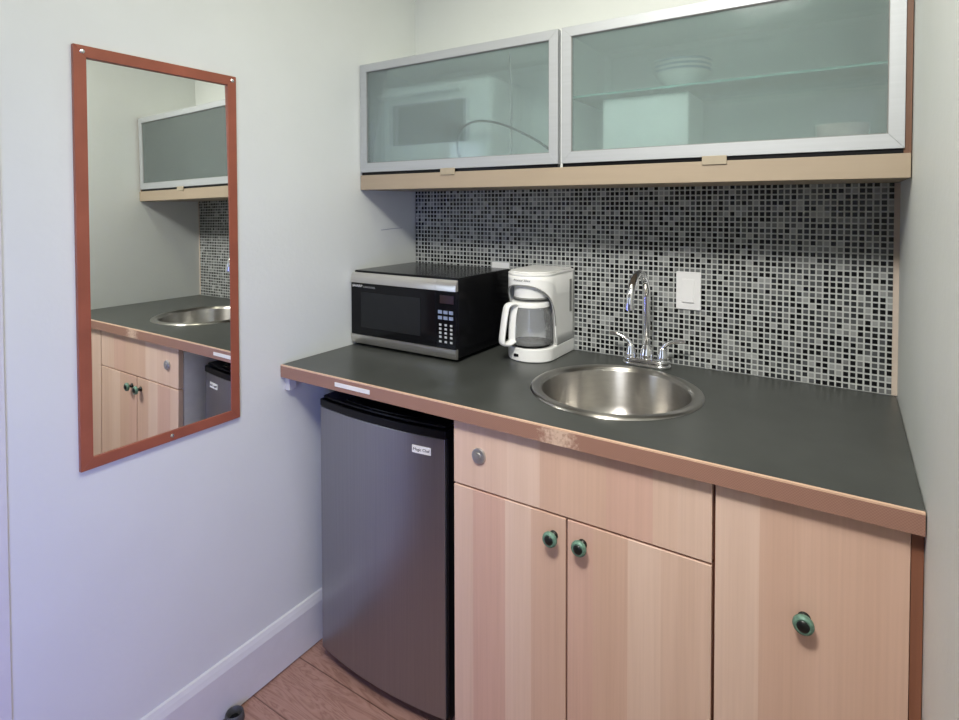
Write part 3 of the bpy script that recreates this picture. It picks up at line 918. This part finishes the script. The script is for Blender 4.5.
# things seen through the frosted glass
bm = bmesh.new()
prof = [(0.0005, 0.0), (0.032, 0.0), (0.034, 0.003), (0.052, 0.020), (0.067, 0.042), (0.0715, 0.0465), (0.0705, 0.0475), (0.066, 0.044), (0.050, 0.023), (0.032, 0.006), (0.0005, 0.005)]
lathe(bm, prof, (0, 0, 0), seg=48, mi=[0, 0, 0, 0, 1, 1, 0, 0, 0, 0], close=True)
bowl0 = obj('bowl', bm, ['ceramic', 'bluerim'], smooth=True)
for k, lab in enumerate(('white bowl with a blue rim, lowest of the stack on the glass shelf', 'white bowl with a blue rim, middle one of the stack on the glass shelf', 'white bowl with a blue rim, top of the stack on the glass shelf')):
    o = bowl0 if k == 0 else bowl0.copy()
    if k: C.objects.link(o)
    o.location = (1.028, -0.185, 1.6582 + 0.0115 * k)
    tag(o, lab, 'bowl', 'stacked bowls behind the frosted glass')
bm = bmesh.new()
lathe(bm, [(0.030, 0.0), (0.034, 0.004), (0.050, 0.03), (0.054, 0.066), (0.052, 0.066), (0.047, 0.032), (0.030, 0.007), (0.0005, 0.006)], (1.375, -0.14, 1.481), seg=40)
o = obj('pink_cup', bm, 'pinkish', origin=(1.375, -0.14, 1.481), smooth=True)
tag(o, 'blurred pale pink cup at the right end below the glass shelf', 'cup')
t = thing('reflection_box', 'pale box shape added below the glass shelf for a door reflected in the frosted glass', 'box', (0.90, -0.16, 1.481))
obj('reflection_box_shape', B((0.834, 1.055, -0.235, -0.06, 1.4805, 1.645)), 'reflectbox', t, bevel=0.003)  # box and panel added for a panel door mirrored in the glass
obj('front_panel', B((0.842, 0.930, -0.2365, -0.2352, 1.4805, 1.632)), 'cabwhite', t, label='darker inset front panel')
t = thing('toaster_oven', 'blurred white toaster oven with dark window in the left wall cabinet', 'toaster oven', (0.22, -0.16, 1.481))
obj('body', B((0.035, 0.475, -0.225, -0.02, 1.485, 1.765)), 'ceramic', t, bevel=0.02, seg=4)
obj('window', B((0.085, 0.385, -0.2275, -0.2252, 1.565, 1.700)), 'darkwin', t, bevel=0.01)
bm = bmesh.new(); tube(bm, [(0.045, -0.245, 1.730), (0.380, -0.245, 1.730)], 0.008, 12)
box(bm, 0.06, 0.075, -0.245, -0.225, 1.724, 1.736); box(bm, 0.35, 0.365, -0.245, -0.225, 1.724, 1.736)
obj('handle', bm, 'ceramic', t, smooth=True)
for x in (0.12, 0.40):
    obj('foot', B((x, x + 0.02, -0.20, -0.05, 1.4805, 1.4852)), 'black', t)
bm = bmesh.new()
pth = smooth_path([(0.40, -0.255, 1.484), (0.385, -0.268, 1.53), (0.40, -0.2805, 1.585), (0.455, -0.284, 1.612), (0.54, -0.284, 1.600), (0.64, -0.281, 1.555), (0.705, -0.270, 1.51), (0.715, -0.24, 1.485)], 8)
tube(bm, pth, 0.0036, 10)
obj('power_cord', bm, 'black', t, smooth=True, label='dark power cord looping behind the glass')
bm = bmesh.new()
tube(bm, [(0.575, -0.276, 1.4805), (0.577, -0.276, 1.65), (0.570, -0.276, 1.80)], 0.002, 8)
cw = obj('hanging_wire', bm, 'groove', origin=(0.575, -0.276, 1.4805), smooth=True)
tag(cw, 'thin dark wire running straight up inside the left wall cabinet', 'wire')

# ------------------------------------------------------------------ wall mirror
mr = thing('wall_mirror', 'tall mirror in a red-brown wooden frame on the left wall', 'mirror', (0.0, -0.952, 0.787))
MIRROR_TILT = math.radians(-0.25)
MA, MB_, MZ0, MZ1, FW = -1.149, -0.767, 0.791, 1.708, 0.025
bm = bmesh.new()
O = [(MA, MZ0), (MB_, MZ0), (MB_, MZ1), (MA, MZ1)]
I = [(MA + FW, MZ0 + FW), (MB_ - FW, MZ0 + FW), (MB_ - FW, MZ1 - FW), (MA + FW, MZ1 - FW)]
for i in range(4):
    j = (i + 1) % 4
    quad = [O[i], O[j], I[j], I[i]]
    fv = [bm.verts.new((0.011, q[0], q[1])) for q in quad]
    bv = [bm.verts.new((0.0005, q[0], q[1])) for q in quad]
    bm.faces.new(fv); bm.faces.new(bv[::-1])
    for a in range(4):
        b = (a + 1) % 4
        bm.faces.new((fv[a], fv[b], bv[b], bv[a]))
obj('frame', bm, 'mframe', mr, bevel=0.001)
bm = bmesh.new()
NZ = 48
fr_, bk_ = [], []
for k in range(NZ + 1):
    z = I[0][1] + (I[2][1] - I[0][1]) * k / NZ
    xf = 0.0095 - (z - 1.12) ** 2 / 50
    fr_.append([bm.verts.new((xf, y, z)) for y in (I[0][0], I[1][0])])
    bk_.append([bm.verts.new((0.0012, y, z)) for y in (I[0][0], I[1][0])])
for k in range(NZ):
    bm.faces.new((fr_[k][0], fr_[k][1], fr_[k + 1][1], fr_[k + 1][0]))
    bm.faces.new((bk_[k][1], bk_[k][0], bk_[k + 1][0], bk_[k + 1][1]))
    for q in (0, 1): bm.faces.new((fr_[k][q], fr_[k + 1][q], bk_[k + 1][q], bk_[k][q]))
bm.faces.new(fr_[0] + bk_[0][::-1]); bm.faces.new(fr_[-1] + bk_[-1][::-1])
mg = obj('mirror_glass', bm, 'mirror', mr, smooth=True)
mg.rotation_euler.z = MIRROR_TILT
for y, z in ((MA + 0.017, MZ1 - 0.013), (MB_ - 0.011, MZ1 - 0.012), (-0.952, MZ0 + 0.013)):
    bm = bmesh.new(); lathe(bm, [(0.005, 0), (0.0048, 0.001), (0.003, 0.0022), (0.0003, 0.0026)], (0.011, y, z), 'X', 16)
    obj('screw', bm, 'chrome', mr, smooth=True)

# ------------------------------------------------------------------ small grey stop on the floor
ds = thing('door_stop', 'small dark grey rubber stop on the floor against the baseboard', 'door stop', (0.035, -0.815, 0))
bm = bmesh.new()
lathe(bm, [(0.023, 0.0), (0.025, 0.008), (0.023, 0.024), (0.020, 0.027), (0.0175, 0.024), (0.015, 0.006), (0.0005, 0.006)], (0.0415, -0.815, 0.0), seg=28)
obj('rubber_cup', bm, 'rubber', ds, smooth=True)
bm = bmesh.new()
lathe(bm, [(0.013, 0.0062), (0.012, 0.012), (0.0005, 0.013)], (0.0415, -0.815, 0.0), seg=20)
obj('screw_head', bm, 'black', ds, smooth=True)

for o in bpy.data.objects:
    if '_o' in o: del o['_o']
